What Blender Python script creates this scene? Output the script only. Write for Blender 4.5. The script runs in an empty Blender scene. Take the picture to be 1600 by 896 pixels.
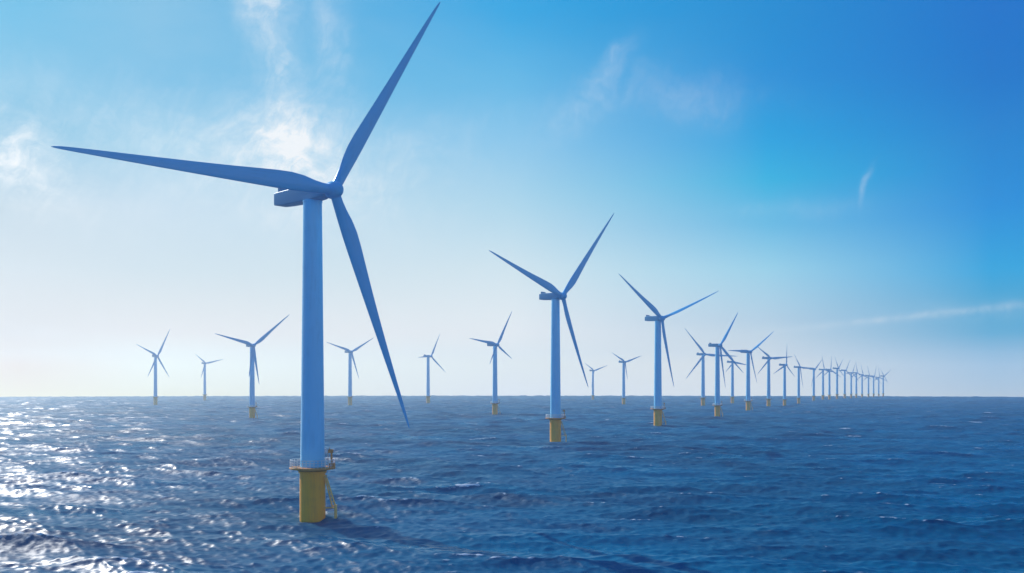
import bpy, bmesh, math, random
import numpy as np
from mathutils import Vector, Matrix
R = math.radians
C = bpy.context.scene.collection
scn = bpy.context.scene

# ------------------------------------------------------------------ camera
H = 40.5                                   # height above the water, metres
cam_d = bpy.data.cameras.new("camera")
cam = bpy.data.objects.new("camera", cam_d)
C.objects.link(cam)
cam.location = (0, 0, H)
cam.rotation_euler = (R(90), 0, 0)
cam_d.sensor_width = 36
cam_d.lens = 36 * 1556 / 1600
cam_d.shift_y = 157 / 1600
cam_d.clip_start = 1
cam_d.clip_end = 30000
scn.camera = cam

# ------------------------------------------------------------------ sun, sky, exposure
SUN_AZ, SUN_EL = -46, 32                   # degrees; azimuth from the view axis, positive to the right
sd = bpy.data.lights.new("sun", 'SUN')
sd.energy = 4.0
sd.angle = R(0.55)
sd.color = (1.0, 0.96, 0.90)
sun = bpy.data.objects.new("sun", sd)
C.objects.link(sun)
sdir = Vector((math.sin(R(SUN_AZ)) * math.cos(R(SUN_EL)), math.cos(R(SUN_AZ)) * math.cos(R(SUN_EL)), math.sin(R(SUN_EL))))
sun.rotation_euler = sdir.to_track_quat('Z', 'Y').to_euler()
sun.location = (-300, 300, 300)

scn.view_settings.view_transform = 'Standard'
scn.view_settings.look = 'None'
scn.view_settings.exposure = 0
scn.view_settings.gamma = 1
scn.view_settings.use_curve_mapping = False
scn.render.engine = 'CYCLES'
cy = scn.cycles
cy.max_bounces = 6
cy.volume_bounces = 1
cy.caustics_reflective = False
cy.caustics_refractive = False
cy.sample_clamp_indirect = 4
cy.use_denoising = True
cy.denoiser = "OPENIMAGEDENOISE"
cy.denoising_input_passes = "RGB_ALBEDO_NORMAL"
cy.denoising_prefilter = "ACCURATE"

world = bpy.data.worlds.new("World")
scn.world = world
world.use_nodes = True


class NT:
    """small helper to write node trees as expressions"""
    def __init__(s, tree):
        s.t = tree
        s.n = tree.nodes
        s.l = tree.links

    def put(s, sock, v):
        if hasattr(v, 'is_linked') or isinstance(v, bpy.types.NodeSocket):
            s.l.new(v, sock)
        else:
            sock.default_value = v

    def m(s, op, a, b=0.0, c=0.0):
        n = s.n.new('ShaderNodeMath')
        n.operation = op
        for i, v in enumerate((a, b, c)):
            s.put(n.inputs[i], v)
        return n.outputs[0]

    def vm(s, op, a, b=(0, 0, 0)):
        n = s.n.new('ShaderNodeVectorMath')
        n.operation = op
        s.put(n.inputs[0], a)
        if op == 'SCALE':
            s.put(n.inputs['Scale'], b)
        else:
            s.put(n.inputs[1], b)
        return n.outputs['Value'] if op in ('DOT_PRODUCT', 'LENGTH') else n.outputs['Vector']

    def smooth(s, v, a, b, lo=0.0, hi=1.0, kind='SMOOTHSTEP'):
        n = s.n.new('ShaderNodeMapRange')
        n.interpolation_type = kind
        s.put(n.inputs['Value'], v)
        n.inputs['From Min'].default_value = a
        n.inputs['From Max'].default_value = b
        n.inputs['To Min'].default_value = lo
        n.inputs['To Max'].default_value = hi
        return n.outputs['Result']

    def mix(s, f, a, b):
        n = s.n.new('ShaderNodeMix')
        n.data_type = 'RGBA'
        s.put(n.inputs[0], f)
        s.put(n.inputs[6], a)
        s.put(n.inputs[7], b)
        return n.outputs[2]

    def noise(s, vec, scale, detail=4, rough=0.55, lac=2.0, dist=0.0, col=False):
        n = s.n.new('ShaderNodeTexNoise')
        s.put(n.inputs['Vector'], vec)
        n.inputs['Scale'].default_value = scale
        n.inputs['Detail'].default_value = detail
        n.inputs['Roughness'].default_value = rough
        n.inputs['Lacunarity'].default_value = lac
        n.inputs['Distortion'].default_value = dist
        return n.outputs['Color'] if col else n.outputs['Fac']

    def ramp(s, v, stops):
        n = s.n.new('ShaderNodeValToRGB')
        e = n.color_ramp.elements
        while len(e) < len(stops):
            e.new(0.5)
        for el, (p, c) in zip(e, stops):
            el.position = p
            el.color = (*c, 1)
        s.put(n.inputs[0], v)
        return n.outputs['Color']

    def xyz(s, v):
        n = s.n.new('ShaderNodeSeparateXYZ')
        s.put(n.inputs[0], v)
        return n.outputs

    def comb(s, x, y, z=0.0):
        n = s.n.new('ShaderNodeCombineXYZ')
        for i, v in enumerate((x, y, z)):
            s.put(n.inputs[i], v)
        return n.outputs[0]


def lin(r, g, b):
    return tuple((c / 255 / 12.92) if c / 255 <= .04045 else ((c / 255 + .055) / 1.055) ** 2.4 for c in (r, g, b))


SKY_COLS = [  # azimuth from the sun (deg), [(elevation, linear colour)]
    (19.7, [(0.17, (1.0000, 0.8500, 0.5043)), (1.81, (0.8578, 0.6255, 0.4417)), (3.46, (0.7498, 0.6878, 0.6479)), (6.73, (0.6441, 0.7051, 0.7426)), (9.96, (0.5096, 0.6345, 0.7204)), (13.13, (0.1197, 0.4412, 0.6613)), (16.22, (0.1408, 0.4753, 0.7127)), (19.21, (0.0306, 0.4207, 0.7107)), (45.00, (0.0247, 0.3441, 0.6543)), (88.00, (0.0030, 0.1221, 0.5271))]),
    (26.2, [(0.17, (1.0000, 0.9281, 0.6068)), (1.90, (1.0000, 1.0000, 0.8317)), (3.63, (0.8429, 0.7916, 0.7479)), (7.07, (0.6195, 0.7196, 0.7653)), (10.45, (0.5476, 0.6906, 0.7963)), (13.76, (0.2733, 0.5680, 0.7585)), (16.98, (0.1270, 0.4635, 0.7273)), (20.09, (0.1359, 0.4615, 0.7182)), (45.00, (0.1036, 0.3748, 0.6599)), (88.00, (0.0030, 0.1221, 0.5271))]),
    (46.0, [(0.18, (1.0000, 1.0000, 1.0000)), (2.02, (1.0000, 1.0000, 0.9054)), (3.86, (0.9230, 0.9239, 0.8997)), (7.51, (0.6698, 0.8048, 0.8531)), (11.09, (0.4157, 0.6770, 0.8241)), (14.59, (0.2236, 0.5523, 0.8154)), (17.98, (0.0829, 0.4519, 0.7771)), (21.25, (0.0000, 0.3575, 0.7458)), (45.00, (0.0017, 0.2968, 0.6807)), (88.00, (0.0030, 0.1221, 0.5271))]),
    (60.4, [(0.18, (1.0000, 1.0000, 0.9482)), (1.96, (0.9588, 0.9357, 0.8583)), (4.45, (0.5199, 0.6908, 0.8045)), (7.27, (0.3286, 0.6677, 0.8348)), (9.71, (0.1219, 0.5027, 0.7826)), (12.12, (0.0163, 0.4433, 0.7528)), (14.15, (0.0000, 0.3571, 0.7370)), (17.45, (0.0000, 0.2677, 0.6793)), (20.64, (0.0000, 0.2542, 0.6441)), (45.00, (0.0017, 0.2193, 0.6044)), (88.00, (0.0030, 0.1221, 0.5271))]),
    (71.7, [(0.17, (0.6880, 0.7667, 0.7998)), (1.82, (0.4802, 0.6897, 0.8473)), (3.48, (0.0867, 0.4423, 0.6986)), (5.13, (0.0419, 0.3918, 0.6742)), (6.77, (0.0000, 0.3804, 0.7501)), (10.01, (0.0000, 0.2676, 0.7130)), (13.20, (0.0000, 0.2231, 0.6368)), (16.30, (0.0000, 0.1755, 0.5911)), (19.30, (0.0000, 0.1636, 0.5890)), (45.00, (0.0017, 0.1513, 0.5631)), (88.00, (0.0030, 0.1221, 0.5271))]),
    (92.0, [(0.17, (0.6880, 0.7667, 0.7998)), (1.82, (0.4802, 0.6897, 0.8473)), (3.48, (0.0867, 0.4423, 0.6986)), (5.13, (0.0419, 0.3918, 0.6742)), (6.77, (0.0000, 0.3804, 0.7501)), (10.01, (0.0000, 0.2676, 0.7130)), (13.20, (0.0000, 0.2231, 0.6368)), (16.30, (0.0000, 0.1755, 0.5911)), (19.30, (0.0000, 0.1636, 0.5890)), (45.00, (0.0017, 0.1513, 0.5631)), (88.00, (0.0030, 0.1221, 0.5271))]),
    (125.0, [(0.01, (0.8388, 0.8148, 0.7758)), (6.0, (0.7605, 0.7605, 0.7682)), (16.0, (0.3278, 0.4969, 0.7011)), (32.0, (0.0070, 0.1878, 0.6105)), (88.0, (0.0024, 0.1170, 0.5271))]),  # unseen pale band behind the camera, added as fill for the shaded bases and towers
]

def build_sky():
    t = NT(world.node_tree)
    t.n.clear()
    tc = t.n.new('ShaderNodeTexCoord')
    d = tc.outputs['Generated']
    x, y, z = t.xyz(d)
    z2 = t.m('ADD', z, 0.012)                               # the sea horizon lies a little below eye level
    zz = t.m('MAXIMUM', z2, 0.002)
    sky = t.n.new('ShaderNodeTexSky')
    sky.sky_type = 'NISHITA'
    sky.sun_disc = False
    sky.sun_elevation = R(SUN_EL)
    sky.sun_rotation = R(SUN_AZ)
    sky.air_density = 1.0
    sky.dust_density = 1.0
    sky.ozone_density = 3.0
    t.l.new(t.comb(x, y, zz), sky.inputs['Vector'])
    el = t.m('MULTIPLY', t.m('ARCSINE', t.m('MINIMUM', zz, 1.0)), 180 / math.pi)     # degrees
    az = t.m('MULTIPLY', t.m('ARCTAN2', x, y), 180 / math.pi)
    ang = t.m('MULTIPLY', t.m('ARCCOSINE', t.m('MINIMUM', t.vm('DOT_PRODUCT', d, tuple(sdir)), 0.99999)), 180 / math.pi)
    # sky colour as a function of elevation, for five azimuths away from the sun
    rel = t.m('ABSOLUTE', t.m('WRAP', t.m('SUBTRACT', az, SUN_AZ), 180.0, -180.0))
    elr = t.m('POWER', t.m('DIVIDE', el, 90.0), 0.5)
    air = None
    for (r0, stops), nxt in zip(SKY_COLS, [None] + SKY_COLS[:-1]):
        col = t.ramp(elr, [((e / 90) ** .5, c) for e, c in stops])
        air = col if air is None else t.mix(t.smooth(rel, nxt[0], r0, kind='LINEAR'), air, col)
    # aureole round the sun
    air = t.mix(t.m('MULTIPLY', t.m('EXPONENT', t.m('DIVIDE', ang, -9.0)), 0.8), air, (*lin(250, 250, 250), 1))
    # cirrus: soft strokes in azimuth / elevation, broken up by stretched noise
    def ae(u, v):
        return (math.degrees(math.atan2(u - 800, 1556)), math.degrees(math.atan2(605 - v, math.hypot(u - 800, 1556))))
    p = t.comb(az, el)
    warp = t.vm('SCALE', t.vm('SUBTRACT', t.noise(p, 0.24, 5, 0.5, col=True), (0.5, 0.5, 0.5)), 4.2)
    pw = t.vm('ADD', p, warp)
    pws = t.vm('ADD', p, t.vm('SCALE', warp, 0.35))
    pwl = t.vm('ADD', p, t.vm('SCALE', warp, 0.10))
    strokes = [  # from pixel, to pixel, half width (deg), strength, warped strongly
        ((400, -60), (425, 70), 1.2, 0.62, 1), ((425, 60), (450, 190), 1.4, 0.34, 1),
        ((497, -50), (530, 120), 1.1, 0.26, 1), ((385, 205), (510, 235), 2.0, 0.72, 1),
        ((455, 150), (480, 230), 1.0, 0.35, 1), ((260, 215), (640, 265), 3.0, 0.46, 1),
        ((-140, 150), (90, 275), 1.8, 0.9, 1), ((-60, 130), (380, 190), 2.2, 0.16, 1),
        ((980, 45), (925, 125), 0.7, 0.18, 1), ((925, 125), (840, 205), 1.1, 0.15, 1),
        ((950, 105), (1160, 130), 1.2, 0.15, 1),
        ((1349, 292), (1361, 252), 0.16, 0.34, 0), ((1160, 312), (1340, 300), 0.5, 0.09, 0),
        ((1250, 495), (1610, 452), 0.20, 0.30, 2), ((1420, 468), (1660, 455), 0.5, 0.12, 0),
        ((0, 495), (260, 515), 0.5, 0.12, 0), ((560, 210), (760, 180), 1.4, 0.12, 1)]
    tot = None
    for a, b, hw, st, wd in strokes:
        (ax, ay), (bx, by) = ae(*a), ae(*b)
        L = math.hypot(bx - ax, by - ay)
        ux, uy = (bx - ax) / L, (by - ay) / L
        rp = t.vm('SUBTRACT', (pw if wd == 1 else pws if wd == 0 else pwl), ((ax + bx) / 2, (ay + by) / 2, 0))
        q = t.vm('DOT_PRODUCT', rp, (ux / (L * .55), uy / (L * .55), 0))
        r = t.vm('DOT_PRODUCT', rp, (-uy / hw, ux / hw, 0))
        g = t.m('ADD', t.m('MULTIPLY', q, q), t.m('MULTIPLY', r, r))
        g = t.m('MULTIPLY', t.m('EXPONENT', t.m('MULTIPLY', g, -1.0)), st)
        tot = g if tot is None else t.m('ADD', tot, g)
    fib = t.noise(t.vm('MULTIPLY', pw, (0.9, 2.2, 1)), 0.55, 7, 0.62)
    fib2 = t.noise(t.vm('MULTIPLY', pw, (1.0, 0.45, 1)), 1.1, 6, 0.6)
    ca, sa = math.cos(R(58)), math.sin(R(58))
    pf = t.comb(t.vm('DOT_PRODUCT', pw, (ca * .22, sa * .22, 0)), t.vm('DOT_PRODUCT', pw, (-sa * 1.9, ca * 1.9, 0)))
    fib3 = t.noise(pf, 0.75, 8, 0.66, dist=0.3)
    br = t.m('ADD', t.smooth(fib, 0.2, 0.8, 0.2, 0.9), t.smooth(fib2, 0.25, 0.8, 0.0, 0.5))
    br = t.m('MULTIPLY', br, t.smooth(fib3, 0.28, 0.72, 0.6, 1.15))
    alpha = t.m('MINIMUM', t.m('MULTIPLY', tot, br), 0.95)
    # a thin veil everywhere, so that the blue is not perfectly smooth
    veil = t.m('MULTIPLY', t.smooth(rel, 35, 62, 1.4, 0.2), t.m('MULTIPLY', t.smooth(t.noise(t.vm('MULTIPLY', p, (0.25, 1, 1)), 0.16, 6, 0.6, dist=0.4), 0.42, 0.8), 0.05))
    alpha = t.m('MAXIMUM', alpha, veil)
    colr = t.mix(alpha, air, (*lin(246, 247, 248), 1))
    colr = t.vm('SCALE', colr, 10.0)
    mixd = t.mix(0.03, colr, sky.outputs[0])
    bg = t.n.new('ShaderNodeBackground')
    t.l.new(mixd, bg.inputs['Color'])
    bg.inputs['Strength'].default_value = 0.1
    out = t.n.new('ShaderNodeOutputWorld')
    t.l.new(bg.outputs[0], out.inputs['Surface'])


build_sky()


# ------------------------------------------------------------------ materials
def material(name):
    m = bpy.data.materials.new(name)
    m.use_nodes = True
    t = NT(m.node_tree)
    p = t.n['Principled BSDF']
    return m, t, p


def paint(name, base, dirt, rough=0.4, scale=0.35, stretch=(1, 1, 0.12), amt=0.35, algae=False, spec=0.5, coat=0.0):
    m, t, p = material(name)
    tc = t.n.new('ShaderNodeTexCoord')
    o = tc.outputs['Object']
    n1 = t.noise(t.vm('MULTIPLY', o, stretch), scale * 3, 6, 0.6)
    n2 = t.noise(o, scale * 0.6, 3, 0.5)
    f = t.m('MULTIPLY', t.smooth(t.m('MULTIPLY', n1, t.m('ADD', n2, 0.5)), 0.45, 0.75), amt)
    c = t.mix(f, (*base, 1), (*dirt, 1))
    if algae:
        z = t.xyz(o)[2]
        zz = t.m('SUBTRACT', z, t.m('MULTIPLY', t.noise(o, 1.2, 5, 0.6), 2.0))
        c = t.mix(t.smooth(zz, -1.6, -0.2, 0.95, 0.0), c, (0.022, 0.024, 0.014, 1))
    t.put(p.inputs['Base Color'], c)
    t.put(p.inputs['Roughness'], t.m('ADD', t.m('MULTIPLY', n1, 0.2), rough - 0.1))
    p.inputs['Specular IOR Level'].default_value = spec
    p.inputs['Coat Weight'].default_value = coat
    p.inputs['Coat Roughness'].default_value = 0.22
    return m


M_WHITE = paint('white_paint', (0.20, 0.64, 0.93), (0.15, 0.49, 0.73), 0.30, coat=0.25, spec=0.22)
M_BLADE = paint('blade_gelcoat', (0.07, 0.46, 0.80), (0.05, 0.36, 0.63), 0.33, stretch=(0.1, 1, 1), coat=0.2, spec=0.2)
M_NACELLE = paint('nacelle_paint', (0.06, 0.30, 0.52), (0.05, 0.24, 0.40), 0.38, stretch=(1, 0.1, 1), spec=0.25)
M_YELLOW = paint('yellow_paint', (1.0, 0.42, 0.02), (0.72, 0.27, 0.03), 0.5, amt=0.5, algae=True, scale=0.5, stretch=(1, 1, 0.06))
M_RUST = paint('rusty_orange_steel', (0.75, 0.29, 0.07), (0.40, 0.17, 0.07), 0.6, stretch=(1, 1, 1), scale=1.0, amt=0.7)
M_RAIL = paint('galvanised_rail', (0.72, 0.70, 0.70), (0.5, 0.42, 0.38), 0.5, stretch=(1, 1, 1), scale=1.0)
M_LADDER = paint('weathered_ladder_steel', (0.98, 0.58, 0.16), (0.6, 0.34, 0.12), 0.6, stretch=(1, 1, 1), scale=1.0, algae=True)
M_DARK = paint('dark_grille', (0.10, 0.12, 0.15), (0.06, 0.07, 0.08), 0.6)


def sea_material():
    m, t, p = material('sea_water')
    g = t.n.new('ShaderNodeNewGeometry')
    pos = g.outputs['Position']
    # wind ripples: two scales of facet tilt added to the true wave normal
    a = t.vm('MULTIPLY', pos, (0.5, 1.25, 1))
    r1 = t.vm('SUBTRACT', t.noise(a, 1.0, 4, 0.6, col=True), (0.5, 0.5, 0.5))
    r2 = t.vm('SUBTRACT', t.noise(t.vm('ADD', a, (71.3, 33.1, 0)), 0.16, 3, 0.5, col=True), (0.5, 0.5, 0.5))
    gust = t.smooth(t.noise(t.vm('MULTIPLY', pos, (0.45, 1, 1)), 0.022, 5, 0.6), 0.3, 0.7, 0.45, 1.3)
    tilt = t.vm('ADD', t.vm('MULTIPLY', r1, (RIP, RIP, 0)), t.vm('MULTIPLY', r2, (RIP2, RIP2, 0)))
    nrm = t.vm('NORMALIZE', t.vm('ADD', g.outputs['Normal'], t.vm('SCALE', tilt, gust)))
    # foam from the crest attribute, broken into streaks
    at = t.n.new('ShaderNodeAttribute')
    at.attribute_name = 'crest'
    fn = t.noise(t.vm('MULTIPLY', pos, (0.6, 1.2, 1)), 0.9, 7, 0.68)
    foam = t.smooth(t.m('ADD', at.outputs['Fac'], t.m('MULTIPLY', t.m('SUBTRACT', fn, 0.5), 1.5)), 0.60, 0.96)
    big = t.noise(pos, 0.006, 3, 0.5)
    body = t.mix(t.smooth(big, 0.35, 0.65), (*SEA_A, 1), (*SEA_B, 1))
    t.put(p.inputs['Base Color'], t.mix(foam, body, (0.62, 0.68, 0.72, 1)))
    t.put(p.inputs['Roughness'], t.m('ADD', t.m('MULTIPLY', foam, 0.5), t.m('MULTIPLY', gust, SEA_R)))
    p.inputs['IOR'].default_value = 1.333
    p.inputs['Specular IOR Level'].default_value = 0.29
    t.put(p.inputs['Normal'], nrm)
    return m


RIP, RIP2, SEA_R = 0.8, 0.4, 0.48
SEA_A, SEA_B = (0.0, 0.080, 0.172), (0.0, 0.112, 0.232)
M_SEA = sea_material()


# ------------------------------------------------------------------ sea: one sheet, wave spectrum as real displacement
def build_sea():
    rng = np.random.default_rng(43)
    # rings: fine where the water is seen from close by
    r = [4.0, 15, 30, 50, 75, 100, 120]
    while r[-1] < 4500:
        d = r[-1]
        r.append(d + min(max(0.42 * (d / 200) ** 0.8, 0.42), 3.0))
    r = np.array(r)
    fine = np.arange(-41, 41.0001, 0.072)
    coarse = np.arange(41, 319, 3.0)[1:]
    az = np.radians(np.concatenate([fine, coarse]))
    daz = np.empty_like(az)
    daz[:len(fine)] = R(0.072)
    daz[len(fine):] = R(3.0)
    nr, na = len(r), len(az)
    dr = np.gradient(r)
    X = (r[:, None] * np.sin(az)[None, :]).astype(np.float32)
    Y = (r[:, None] * np.cos(az)[None, :]).astype(np.float32)
    sp = np.maximum(dr[:, None], r[:, None] * daz[None, :]).astype(np.float32)
    Z = np.zeros_like(X)
    DX = np.zeros_like(X)
    DY = np.zeros_like(X)
    J = np.zeros_like(X)
    N = 110
    lam = np.exp(np.linspace(np.log(1.3), np.log(62), N)) * rng.uniform(0.95, 1.05, N)
    main = R(-112)                          # direction the waves travel
    for L in lam:
        k = 2 * math.pi / L
        spread = 0.55 if L < 9 else 0.32
        th = main + rng.normal(0, spread)
        steep = WAVE * (1.2 if L < 5 else 1.15 if L < 10 else 1.25 if L < 40 else 1.25 * (40 / L) ** 1.0)
        A = steep / k
        ph = rng.uniform(0, 2 * math.pi)
        fade = np.clip((L / sp - 2.2) / 2.5, 0, 1)
        f = (k * (X * math.cos(th) + Y * math.sin(th)) + ph).astype(np.float32)
        c, s = np.cos(f), np.sin(f)
        a = A * fade
        Z += a * c
        q = 0.9
        DX -= q * a * s * math.cos(th)
        DY -= q * a * s * math.sin(th)
        if L > 3:
            J += q * k * a * c
    X += DX
    Y += DY
    # slow patches decide where crests break
    P = np.zeros_like(X)
    for _ in range(14):
        L = rng.uniform(18, 90)
        th = rng.uniform(0, 2 * math.pi)
        P += np.cos(2 * math.pi / L * (X * math.cos(th) + Y * math.sin(th) * 1.4) + rng.uniform(0, 6.28))
    sj = J[r > 150].std()
    crest = 0.27 * J / sj - 0.24 + 0.06 * P
    for fx, fy in ((-60.1, 300.1), (32.0, 732.8)):        # wash round the nearest foundations
        dd = np.hypot(X - fx, Y - fy)
        crest += 1.0 * np.exp(-((dd - 4.4) / 2.0) ** 2)
    crest = np.clip(crest, 0, 1.2).astype(np.float32)
    co = np.stack([X, Y, Z], -1).reshape(-1, 3)
    i = np.arange(nr - 1)[:, None] * na
    j = np.arange(na)[None, :]
    j2 = (j + 1) % na
    quads = np.stack([i + j, i + na + j, i + na + j2, i + j2], -1).reshape(-1, 4)[:, ::-1]
    cen = len(co)
    co = np.concatenate([co, [[0, 0, 0]]]).astype(np.float32)
    # inner cap
    tris = np.stack([np.full(na, cen), (np.arange(na) + 1) % na, np.arange(na)], -1)
    me = bpy.data.meshes.new('sea')
    nq, nt = len(quads), len(tris)
    me.vertices.add(len(co))
    me.vertices.foreach_set('co', co.ravel())
    loops = np.concatenate([quads.ravel(), tris.ravel()]).astype(np.int32)
    me.loops.add(len(loops))
    me.loops.foreach_set('vertex_index', loops)
    me.polygons.add(nq + nt)
    starts = np.concatenate([np.arange(nq) * 4, nq * 4 + np.arange(nt) * 3]).astype(np.int32)
    me.polygons.foreach_set('loop_start', starts)
    me.update(calc_edges=True)
    me.polygons.foreach_set('use_smooth', np.ones(nq + nt, dtype=bool))
    at = me.attributes.new('crest', 'FLOAT', 'POINT')
    at.data.foreach_set('value', np.concatenate([crest.ravel(), [0]]).astype(np.float32))
    me.materials.append(M_SEA)
    o = bpy.data.objects.new('sea', me)
    C.objects.link(o)
    o['kind'] = 'structure'
    o['label'] = 'wind-ruffled deep blue sea with scattered small whitecaps'
    print('sea', nr, na, len(co), 'normal z', me.polygons[nq // 2].normal.z)
    return o


WAVE = 0.036
build_sea()


# ------------------------------------------------------------------ mesh helpers
def link(name, me, parent=None, mat=None):
    o = bpy.data.objects.new(name, me)
    C.objects.link(o)
    if mat and not me.materials:
        me.materials.append(mat)
    if parent:
        o.parent = parent
    return o


def to_mesh(bm, name, mat, smooth=True, angle=35):
    bmesh.ops.recalc_face_normals(bm, faces=bm.faces)
    me = bpy.data.meshes.new(name)
    if smooth:
        for f in bm.faces:
            f.smooth = True
        for e in bm.edges:
            if len(e.link_faces) == 2 and e.calc_face_angle(0) > R(angle):
                e.smooth = False
    bm.to_mesh(me)
    bm.free()
    me.materials.append(mat)
    return me


def lathe(bm, prof, n=64, axis='Z', off=(0, 0, 0)):
    rings = []
    for (rad, h) in prof:
        ring = []
        for i in range(n):
            a = 2 * math.pi * i / n
            v = (rad * math.cos(a), rad * math.sin(a), h) if axis == 'Z' else (rad * math.cos(a), h, rad * math.sin(a))
            ring.append(bm.verts.new(Vector(v) + Vector(off)))
        rings.append(ring)
    for a, b in zip(rings, rings[1:]):
        for i in range(n):
            bm.faces.new((a[i], a[(i + 1) % n], b[(i + 1) % n], b[i]))
    bm.faces.new(rings[0][::-1])
    bm.faces.new(rings[-1])


def bar(bm, a, b, rad, n=8):
    a, b = Vector(a), Vector(b)
    d = (b - a)
    q = d.to_track_quat('Z', 'Y')
    r1 = [bm.verts.new(a + q @ Vector((rad * math.cos(2 * math.pi * i / n), rad * math.sin(2 * math.pi * i / n), 0))) for i in range(n)]
    r2 = [bm.verts.new(v.co + d) for v in r1]
    for i in range(n):
        bm.faces.new((r1[i], r1[(i + 1) % n], r2[(i + 1) % n], r2[i]))
    bm.faces.new(r1[::-1])
    bm.faces.new(r2)


def torus(bm, R0, z, rad, n=48, m=6):
    rings = []
    for i in range(n):
        a = 2 * math.pi * i / n
        rings.append([bm.verts.new(((R0 + rad * math.cos(2 * math.pi * j / m)) * math.cos(a),
                                    (R0 + rad * math.cos(2 * math.pi * j / m)) * math.sin(a),
                                    z + rad * math.sin(2 * math.pi * j / m))) for j in range(m)])
    for i in range(n):
        a, b = rings[i], rings[(i + 1) % n]
        for j in range(m):
            bm.faces.new((a[j], b[j], b[(j + 1) % m], a[(j + 1) % m]))


def rbox(bm, c, s, bev=0.12):
    r = bmesh.ops.create_cube(bm, size=1, matrix=Matrix.Translation(c) @ Matrix.Diagonal((*s, 1)))
    es = list({e for v in r['verts'] for e in v.link_edges})
    bmesh.ops.bevel(bm, geom=es, offset=bev, segments=2, affect='EDGES')


# ------------------------------------------------------------------ turbine part meshes (hub height 100 m at scale 1)
HUB_Z = 100.0


def mesh_foundation():
    bm = bmesh.new()
    lathe(bm, [(3.9, -5), (3.9, 14.9), (4.25, 14.95), (4.25, 15.45), (3.95, 15.5), (3.95, 16.0)], 72)
    return to_mesh(bm, 'foundation', M_YELLOW)


def mesh_tower():
    bm = bmesh.new()
    prof = [(3.78, 16.72), (3.78, 16.95), (3.68, 17.0)]
    z0, z1, r0, r1 = 17.0, 97.6, 3.68, 2.85
    for zf in (36.0, 58.0, 78.0):
        rr = r0 + (r1 - r0) * (zf - z0) / (z1 - z0)
        prof += [(rr, zf - 0.12), (rr + 0.035, zf - 0.1), (rr + 0.035, zf + 0.1), (rr - 0.004, zf + 0.12)]
    prof += [(r1, z1), (3.0, z1 + 0.05), (3.0, 98.1), (2.2, 98.15), (2.2, 98.6)]
    lathe(bm, prof, 96)
    return to_mesh(bm, 'tower', M_WHITE)


def mesh_platform():
    bm = bmesh.new()
    lathe(bm, [(4.2, 15.47), (4.6, 15.7), (6.3, 16.02), (6.85, 16.1), (6.95, 16.2), (6.95, 16.62), (6.85, 16.7)], 64)
    return to_mesh(bm, 'platform', M_RUST)


def mesh_railing():
    bm = bmesh.new()
    for z, rr in ((17.4, .07), (18.15, .07), (18.95, .1)):
        torus(bm, 6.75, z, rr)
    for i in range(36):
        a = 2 * math.pi * (i + .5) / 36
        bar(bm, (6.75 * math.cos(a), 6.75 * math.sin(a), 16.6), (6.75 * math.cos(a), 6.75 * math.sin(a), 18.95), 0.09, 6)
    return to_mesh(bm, 'railing', M_RAIL)


def mesh_crane():
    bm = bmesh.new()
    rbox(bm, (6.2, -1.0, 17.3), (1.7, 1.7, 1.25))
    bar(bm, (6.0, -1.0, 17.8), (6.0, -1.0, 21.8), 0.3, 12)
    rbox(bm, (5.75, -1.0, 21.6), (1.5, 1.0, 1.1))
    bar(bm, (5.4, -1.0, 22.0), (5.4, -1.0, 22.7), 0.12, 8)
    bar(bm, (4.9, -1.0, 21.3), (4.9, -1.0, 16.8), 0.06, 6)
    return to_mesh(bm, 'crane', M_RUST)


def mesh_ladder():
    bm = bmesh.new()
    for y in (-1.5, -0.5):
        for off in (0.0, 1.05):
            bar(bm, (3.85 + off * .6, y, 14.2 - off * .6), (6.3 + off, y, 4.3), 0.15, 8)
        bar(bm, (7.25, y, 5.2), (7.25, y, -3), 0.36, 10)
        bar(bm, (3.6, y, 4.3), (7.3, y, 4.3), 0.17, 8)
        bar(bm, (3.6, y, 14.0), (4.6, y, 14.0), 0.2, 8)
        for k in range(8):
            f = (k + .5) / 8
            bar(bm, (3.85 + f * 2.45, y, 14.2 - f * 9.9), (4.5 + f * 2.8, y, 13.6 - f * 9.3), 0.08, 6)
    for k in range(12):
        f = (k + .5) / 12
        bar(bm, (4.5 + f * 2.8, -1.5, 13.6 - f * 9.3), (4.5 + f * 2.8, -0.5, 13.6 - f * 9.3), 0.08, 6)
    for z in (-.5, .7, 1.9, 3.1):
        bar(bm, (7.25, -1.5, z), (7.25, -0.5, z), 0.1, 6)
    return to_mesh(bm, 'ladder', M_LADDER)


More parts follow.
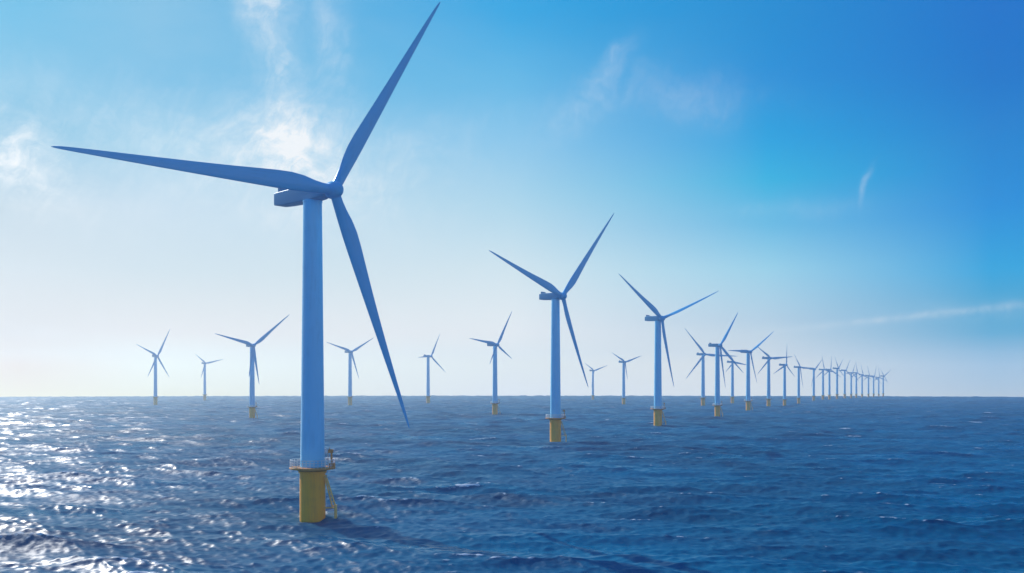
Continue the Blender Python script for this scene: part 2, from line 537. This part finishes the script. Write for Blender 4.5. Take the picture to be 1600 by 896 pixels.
def mesh_nacelle():
    """lofted along local +Y (rear), origin at the yaw axis and hub height"""
    bm = bmesh.new()
    secs = [(-4.1, 1.6, -1.5, 1.75, 1.5), (-3.5, 1.9, -1.7, 2.2, 1.2), (-2.2, 2.2, -1.85, 2.5, 0.7), (0, 2.3, -1.9, 2.65, 0.45),
            (5, 2.35, -1.85, 2.75, 0.35), (10.5, 2.3, -1.65, 2.75, 0.32), (13.6, 2.22, -1.4, 2.7, 0.32),
            (14.4, 2.15, -1.25, 2.62, 0.32), (14.6, 2.0, -1.1, 2.45, 0.3)]
    rings = []
    for (y, hw, zb, zt, rc) in secs:
        ring = []
        for (cx, cz, a0) in ((hw - rc, zt - rc, 0), (-hw + rc, zt - rc, 90), (-hw + rc, zb + rc, 180), (hw - rc, zb + rc, 270)):
            for k in range(7):
                a = R(a0 + 90 * k / 6)
                ring.append(bm.verts.new((cx + rc * math.cos(a), y, cz + rc * math.sin(a))))
        rings.append(ring)
    n = len(rings[0])
    for a, b in zip(rings, rings[1:]):
        for i in range(n):
            bm.faces.new((a[i], b[i], b[(i + 1) % n], a[(i + 1) % n]))
    bm.faces.new(rings[0])
    bm.faces.new(rings[-1][::-1])
    lathe(bm, [(2.0, -5.6), (2.0, -4.0)], 40, 'Y')
    return to_mesh(bm, 'nacelle', M_NACELLE, angle=28)


def mesh_cooler():
    bm = bmesh.new()
    rbox(bm, (0, 12.6, 3.3), (4.0, 0.9, 1.7), 0.1)
    for sx in (-1.7, 1.7):
        bar(bm, (sx, 11.0, 2.5), (sx, 12.3, 3.9), 0.12, 8)
    return to_mesh(bm, 'cooler', M_NACELLE)


def mesh_hub():
    """origin at the rotor centre, nose towards -Y"""
    bm = bmesh.new()
    prof = [(0.02, -3.2), (0.6, -3.14), (1.2, -2.9), (1.75, -2.45), (2.2, -1.8), (2.5, -1.05), (2.6, -0.2), (2.6, 1.0), (2.5, 1.6), (2.15, 1.8)]
    lathe(bm, prof, 48, 'Y')
    return to_mesh(bm, 'hub', M_BLADE)


BL = 82.0


def mesh_blade(side, name):
    """along +X, chord in Z (trailing edge towards side*Z), thickness in Y"""
    st = [0.012, .03, .05, .085, .13, .18, .24, .32, .42, .54, .66, .78, .88, .94, .975, .992, 1.0]
    ch = [3.1, 3.1, 3.2, 3.75, 4.7, 5.2, 5.1, 4.6, 3.95, 3.25, 2.6, 1.95, 1.4, 1.02, .72, .42, .12]
    le = [1.55, 1.55, 1.6, 1.7, 1.8, 1.85, 1.8, 1.65, 1.45, 1.2, .95, .7, .48, .34, .24, .14, .04]
    tk = [3.1, 3.05, 2.9, 2.5, 2.05, 1.65, 1.35, 1.1, .88, .66, .48, .34, .24, .18, .13, .08, .03]
    xs = np.concatenate([np.linspace(.012, .3, 26), np.linspace(.32, .93, 26), np.linspace(.94, 1, 9)])
    n = 28
    bm = bmesh.new()
    rings = []
    for x in xs:
        c, l, tt = (float(np.interp(x, st, v)) for v in (ch, le, tk))
        foil = min(1, max(0, (x - .04) / .13))
        foil = foil * foil * (3 - 2 * foil)
        tw = R(13) * max(0, 1 - x / .75) ** 1.3
        pre = -1.6 * x * x                  # slight forward bend of the blade
        ring = []
        for i in range(n):
            a = 2 * math.pi * i / n
            u = (1 - math.cos(a)) / 2       # 0 leading, 1 trailing
            yr = math.sin(a) * tt / 2
            ya = math.copysign(1, math.sin(a)) * tt / 2 * 2.1 * (0.97 * math.sqrt(max(u, 0)) - 0.36 * u - 1.0 * u * u + 0.39 * u ** 3) if math.sin(a) else 0
            yy = yr * (1 - foil) + ya * foil
            zz = l - c * u
            Z, Yv = zz * math.cos(tw) - yy * math.sin(tw), zz * math.sin(tw) + yy * math.cos(tw)
            ring.append(bm.verts.new((x * BL, Yv + pre, Z * side)))
        rings.append(ring)
    for a, b in zip(rings, rings[1:]):
        for i in range(n):
            bm.faces.new((a[i], a[(i + 1) % n], b[(i + 1) % n], b[i]))
    bm.faces.new(rings[0][::-1])
    bm.faces.new(rings[-1])
    return to_mesh(bm, name, M_BLADE, angle=50)


ME = dict(foundation=mesh_foundation(), tower=mesh_tower(), platform=mesh_platform(), railing=mesh_railing(),
          crane=mesh_crane(), ladder=mesh_ladder(), nacelle=mesh_nacelle(), cooler=mesh_cooler(), hub=mesh_hub(),
          blade=mesh_blade(1, 'blade'), blade_cw=mesh_blade(-1, 'blade'))

# key, x, y, scale, yaw (deg), hub overhang, blades (angle, length / 82 m), label
TURBINES = [
    ('A', -60.1, 300.1, 0.984, 46, 11.00, [(58.5, 0.961), (-178.8, 1.01), (-68.8, 0.943)], 'largest wind turbine, nearest the camera, yellow base with railed platform and ladder'),
    ('B', 32.0, 732.8, 1.069, 44, 6.75, [(50.3, 1.002), (160.8, 0.906), (-68.4, 0.821)], 'mid-sized wind turbine on a yellow base, second largest, right of the nearest one'),
    ('C', 148.9, 1016.4, 1.101, 40, 5.00, [(19.5, 1.072), (148.0, 0.852), (-76.5, 0.793)], 'third largest wind turbine, its right blade pale and nearly level, yellow base'),
    ('D', 276.6, 1340.8, 0.964, 40, 5.00, [(49.7, 0.759), (-80.4, 0.728), (-36.8, 0.771)], 'wind turbine with a long nacelle jutting left, crossing in front of the crowded row'),
    ('E', 403.9, 1703.2, 1.006, 40, 5.00, [(28.6, 0.921), (179.4, 0.771), (-72.9, 0.673)], 'wind turbine with one blade level left and a pale blade up right'),
    ('F', 403.0, 2100.6, 1.092, 40, 5.00, [(142.2, 0.968), (-140.7, 0.921), (-0.9, 1.208)], 'thin wind turbine just left of the turbine with the jutting nacelle'),
    ('G', 536.6, 2423.8, 1.012, 44, 5.00, [(144.9, 0.721), (-6.3, 0.749), (-147.4, 0.57)], 'thin wind turbine seen between two nearer ones at the start of the receding row'),
    ('H', 523.9, 2032.8, 0.992, 44, 5.00, [(157.0, 0.735), (-147.2, 0.775), (3.5, 1.006)], 'slim wind turbine with one blade level to the right and two spread left'),
    ('I', 575.1, 2100.6, 0.869, 43, 5.00, [(89.4, 0.636), (-159.6, 0.786), (-38.1, 0.574)], 'slim wind turbine with one blade straight up and a dark nacelle to the left'),
    ('J', 684.7, 2378.0, 0.878, 41, 5.00, [(131.9, 0.566), (-3.9, 0.775), (-77.9, 0.716)], 'slim wind turbine just right of the one with a blade straight up'),
    ('K', 860.2, 2838.6, 0.915, 41, 5.00, [(39.3, 0.656), (-113.4, 0.767), (176.3, 0.898)], 'small hazy wind turbine, twelfth from the far right end of the receding row'),
    ('L', 946.3, 3029.7, 0.930, 40, 5.00, [(109.6, 0.623), (-7.4, 0.852), (-151.7, 0.761)], 'small wind turbine, eleventh from the far right end of the receding row'),
    ('M', 1004.4, 3150.9, 0.951, 40, 5.00, [(84.9, 0.584), (-22.2, 0.8), (-155.3, 0.756)], 'small hazy wind turbine, tenth from the far right end of the receding row'),
    ('N', 1082.8, 3316.7, 1.022, 44, 5.00, [(125.1, 0.581), (46.7, 0.569), (-35.4, 0.608)], 'small hazy wind turbine, ninth from the far right end of the receding row'),
    ('O', 1150.8, 3443.6, 0.980, 40, 5.00, [(55.9, 0.569), (-30.4, 0.701), (-177.4, 0.778)], 'small hazy wind turbine, eighth from the far right end of the receding row'),
    ('P', 1212.7, 3560.3, 0.908, 40, 5.00, [(60.4, 0.572), (-35.0, 0.692), (-177.2, 0.779)], 'tiny hazy wind turbine, seventh from the far right end of the receding row'),
    ('Q', 1259.5, 3642.7, 0.920, 40, 5.00, [(107.1, 0.617), (-14.7, 0.836), (-158.9, 0.788)], 'tiny hazy wind turbine, sixth from the far right end of the receding row'),
    ('R', 1310.9, 3728.9, 0.860, 40, 5.00, [(113.6, 0.643), (-15.8, 0.859), (-157.6, 0.81)], 'tiny hazy wind turbine, fifth from the far right end of the receding row'),
    ('S', 1367.2, 3819.3, 0.846, 40, 5.00, [(113.8, 0.652), (-14.6, 0.826), (-156.0, 0.788)], 'tiny hazy wind turbine, fourth from the far right end of the receding row'),
    ('T', 1421.3, 3914.2, 0.832, 40, 5.00, [(73.7, 0.691), (-31.0, 0.855), (-175.4, 0.946)], 'tiny hazy wind turbine, third from the far right end of the receding row'),
    ('U', 1468.8, 3988.5, 0.789, 40, 5.00, [(103.3, 0.705), (-14.5, 0.936), (-162.5, 0.933)], 'tiny hazy wind turbine, second from the far right end of the receding row'),
    ('V', 1515.5, 4065.7, 0.849, 44, 5.00, [(142.0, 0.72), (25.0, 0.949), (-40.2, 0.753)], 'tiny hazy wind turbine at the far right end of the receding row'),
    ('a', -805.7, 2250.6, 1.101, 46, 9.00, [(153.4, 0.628), (65.1, 0.766), (-116.9, 0.589), (-59.7, 0.604)], 'pale wind turbine with four thin blades, farthest left on the horizon'),
    ('b', -917.0, 2972.5, 1.111, 44, 5.00, [(141.3, 0.468), (13.6, 0.64), (-109.6, 0.535)], 'faint small wind turbine with short blades, second from the left edge'),
    ('c', -328.9, 1260.4, 0.930, 40, 5.00, [(165.9, 0.707), (40.3, 0.84), (-99.7, 0.538), (-82.0, 0.652)], 'wind turbine on a brownish base, next left of the nearest turbine'),
    ('d', -353.3, 2173.0, 1.172, 44, 5.00, [(164.0, 0.711), (29.4, 0.694), (-72.4, 0.638)], 'slim wind turbine seen between the nearest tower and its lowest blade'),
    ('e', -200.2, 2378.0, 1.137, 51, 8.75, [(62.3, 0.674), (-174.9, 0.492), (-37.3, 0.664)], "slim pale wind turbine just right of the nearest turbine's lowest blade"),
    ('f', -24.7, 1448.7, 1.018, 44, 5.00, [(60.8, 0.696), (172.4, 0.674), (-119.5, 0.4), (-35.0, 0.415)], 'wind turbine with one blade level left, next left of the second largest'),
    ('g', 249.9, 3074.0, 0.908, 44, 5.00, [(152.4, 0.693), (16.0, 0.865), (-103.4, 0.776)], 'faintest small wind turbine on the horizon, just right of the second largest'),
    ('h', 252.4, 2250.6, 0.968, 40, 5.00, [(155.5, 0.627), (16.3, 0.69), (-80.5, 0.504)], 'slim wind turbine with a V of short blades, left of the third largest'),
]


def make_turbine(key, x, y, s, yaw, over, blades, label):
    root = bpy.data.objects.new('wind_turbine', None)
    C.objects.link(root)
    root.empty_display_size = 5
    root.location = (x, y, 0)
    root.scale = (s, s, s)
    root['label'] = label
    root['category'] = 'wind turbine'
    root['group'] = 'offshore wind turbines standing in the sea'
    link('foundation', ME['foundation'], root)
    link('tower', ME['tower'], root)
    pf = link('platform', ME['platform'], root)
    near = y < 1900
    if near:
        link('railing', ME['railing'], pf)
        link('crane', ME['crane'], pf)
        link('ladder', ME['ladder'], root)
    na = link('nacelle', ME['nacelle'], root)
    na.location = (0, 0, HUB_Z)
    na.rotation_euler = (0, 0, R(yaw))
    link('cooler', ME['cooler'], na)
    if over > 9.5:                          # the long nacelle of the nearest turbine
        na.scale.y = 1.38
        na.location = (math.sin(R(yaw)) * 1.9, -math.cos(R(yaw)) * 1.9, HUB_Z)
    elif over > 6:                            # long-nosed nacelle
        na.location = (math.sin(R(yaw)) * (over - 6.0), -math.cos(R(yaw)) * (over - 6.0), HUB_Z)
    hub_at = Vector((math.sin(R(yaw)) * over, -math.cos(R(yaw)) * over, HUB_Z))
    hb = link('hub', ME['hub'], root)
    hb.location = hub_at
    hb.rotation_euler = (0, 0, R(yaw))
    for i, (ang, ln) in enumerate(blades):
        cw = not (key == 'A' and i != 1)
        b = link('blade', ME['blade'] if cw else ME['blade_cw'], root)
        b.location = hub_at
        pitch = -70 if key in 'CDE' and i == 0 else 0       # feathered blades that catch the sun
        b.rotation_euler = (Matrix.Rotation(R(yaw), 3, 'Z') @ Matrix.Rotation(R(-ang), 3, 'Y') @ Matrix.Rotation(R(pitch), 3, 'X')).to_euler()
        w = min(1.0, 0.45 + 0.6 * ln)
        b.scale = (ln, w, w)
    return root


for row in TURBINES:
    make_turbine(*row)


# ------------------------------------------------------------------ haze: even air round the whole scene
def build_haze():
    bm = bmesh.new()
    bmesh.ops.create_cube(bm, size=1, matrix=Matrix.Translation((0, 0, 100)) @ Matrix.Diagonal((9600, 9600, 216, 1)))
    m = bpy.data.materials.new('sea_haze')
    m.use_nodes = True
    t = m.node_tree
    t.nodes.clear()
    v = t.nodes.new('ShaderNodeVolumePrincipled')
    v.inputs['Color'].default_value = (0.76, 0.90, 1.0, 1)
    v.inputs['Density'].default_value = HAZE
    v.inputs['Anisotropy'].default_value = 0.6
    out = t.nodes.new('ShaderNodeOutputMaterial')
    t.links.new(v.outputs[0], out.inputs['Volume'])
    me = to_mesh(bm, 'haze', m, smooth=False)
    o = link('haze', me)
    o['kind'] = 'stuff'
    o['label'] = 'pale sea haze in the air over the wind farm'
    o.display_type = 'WIRE'


HAZE = 0.00014
build_haze()
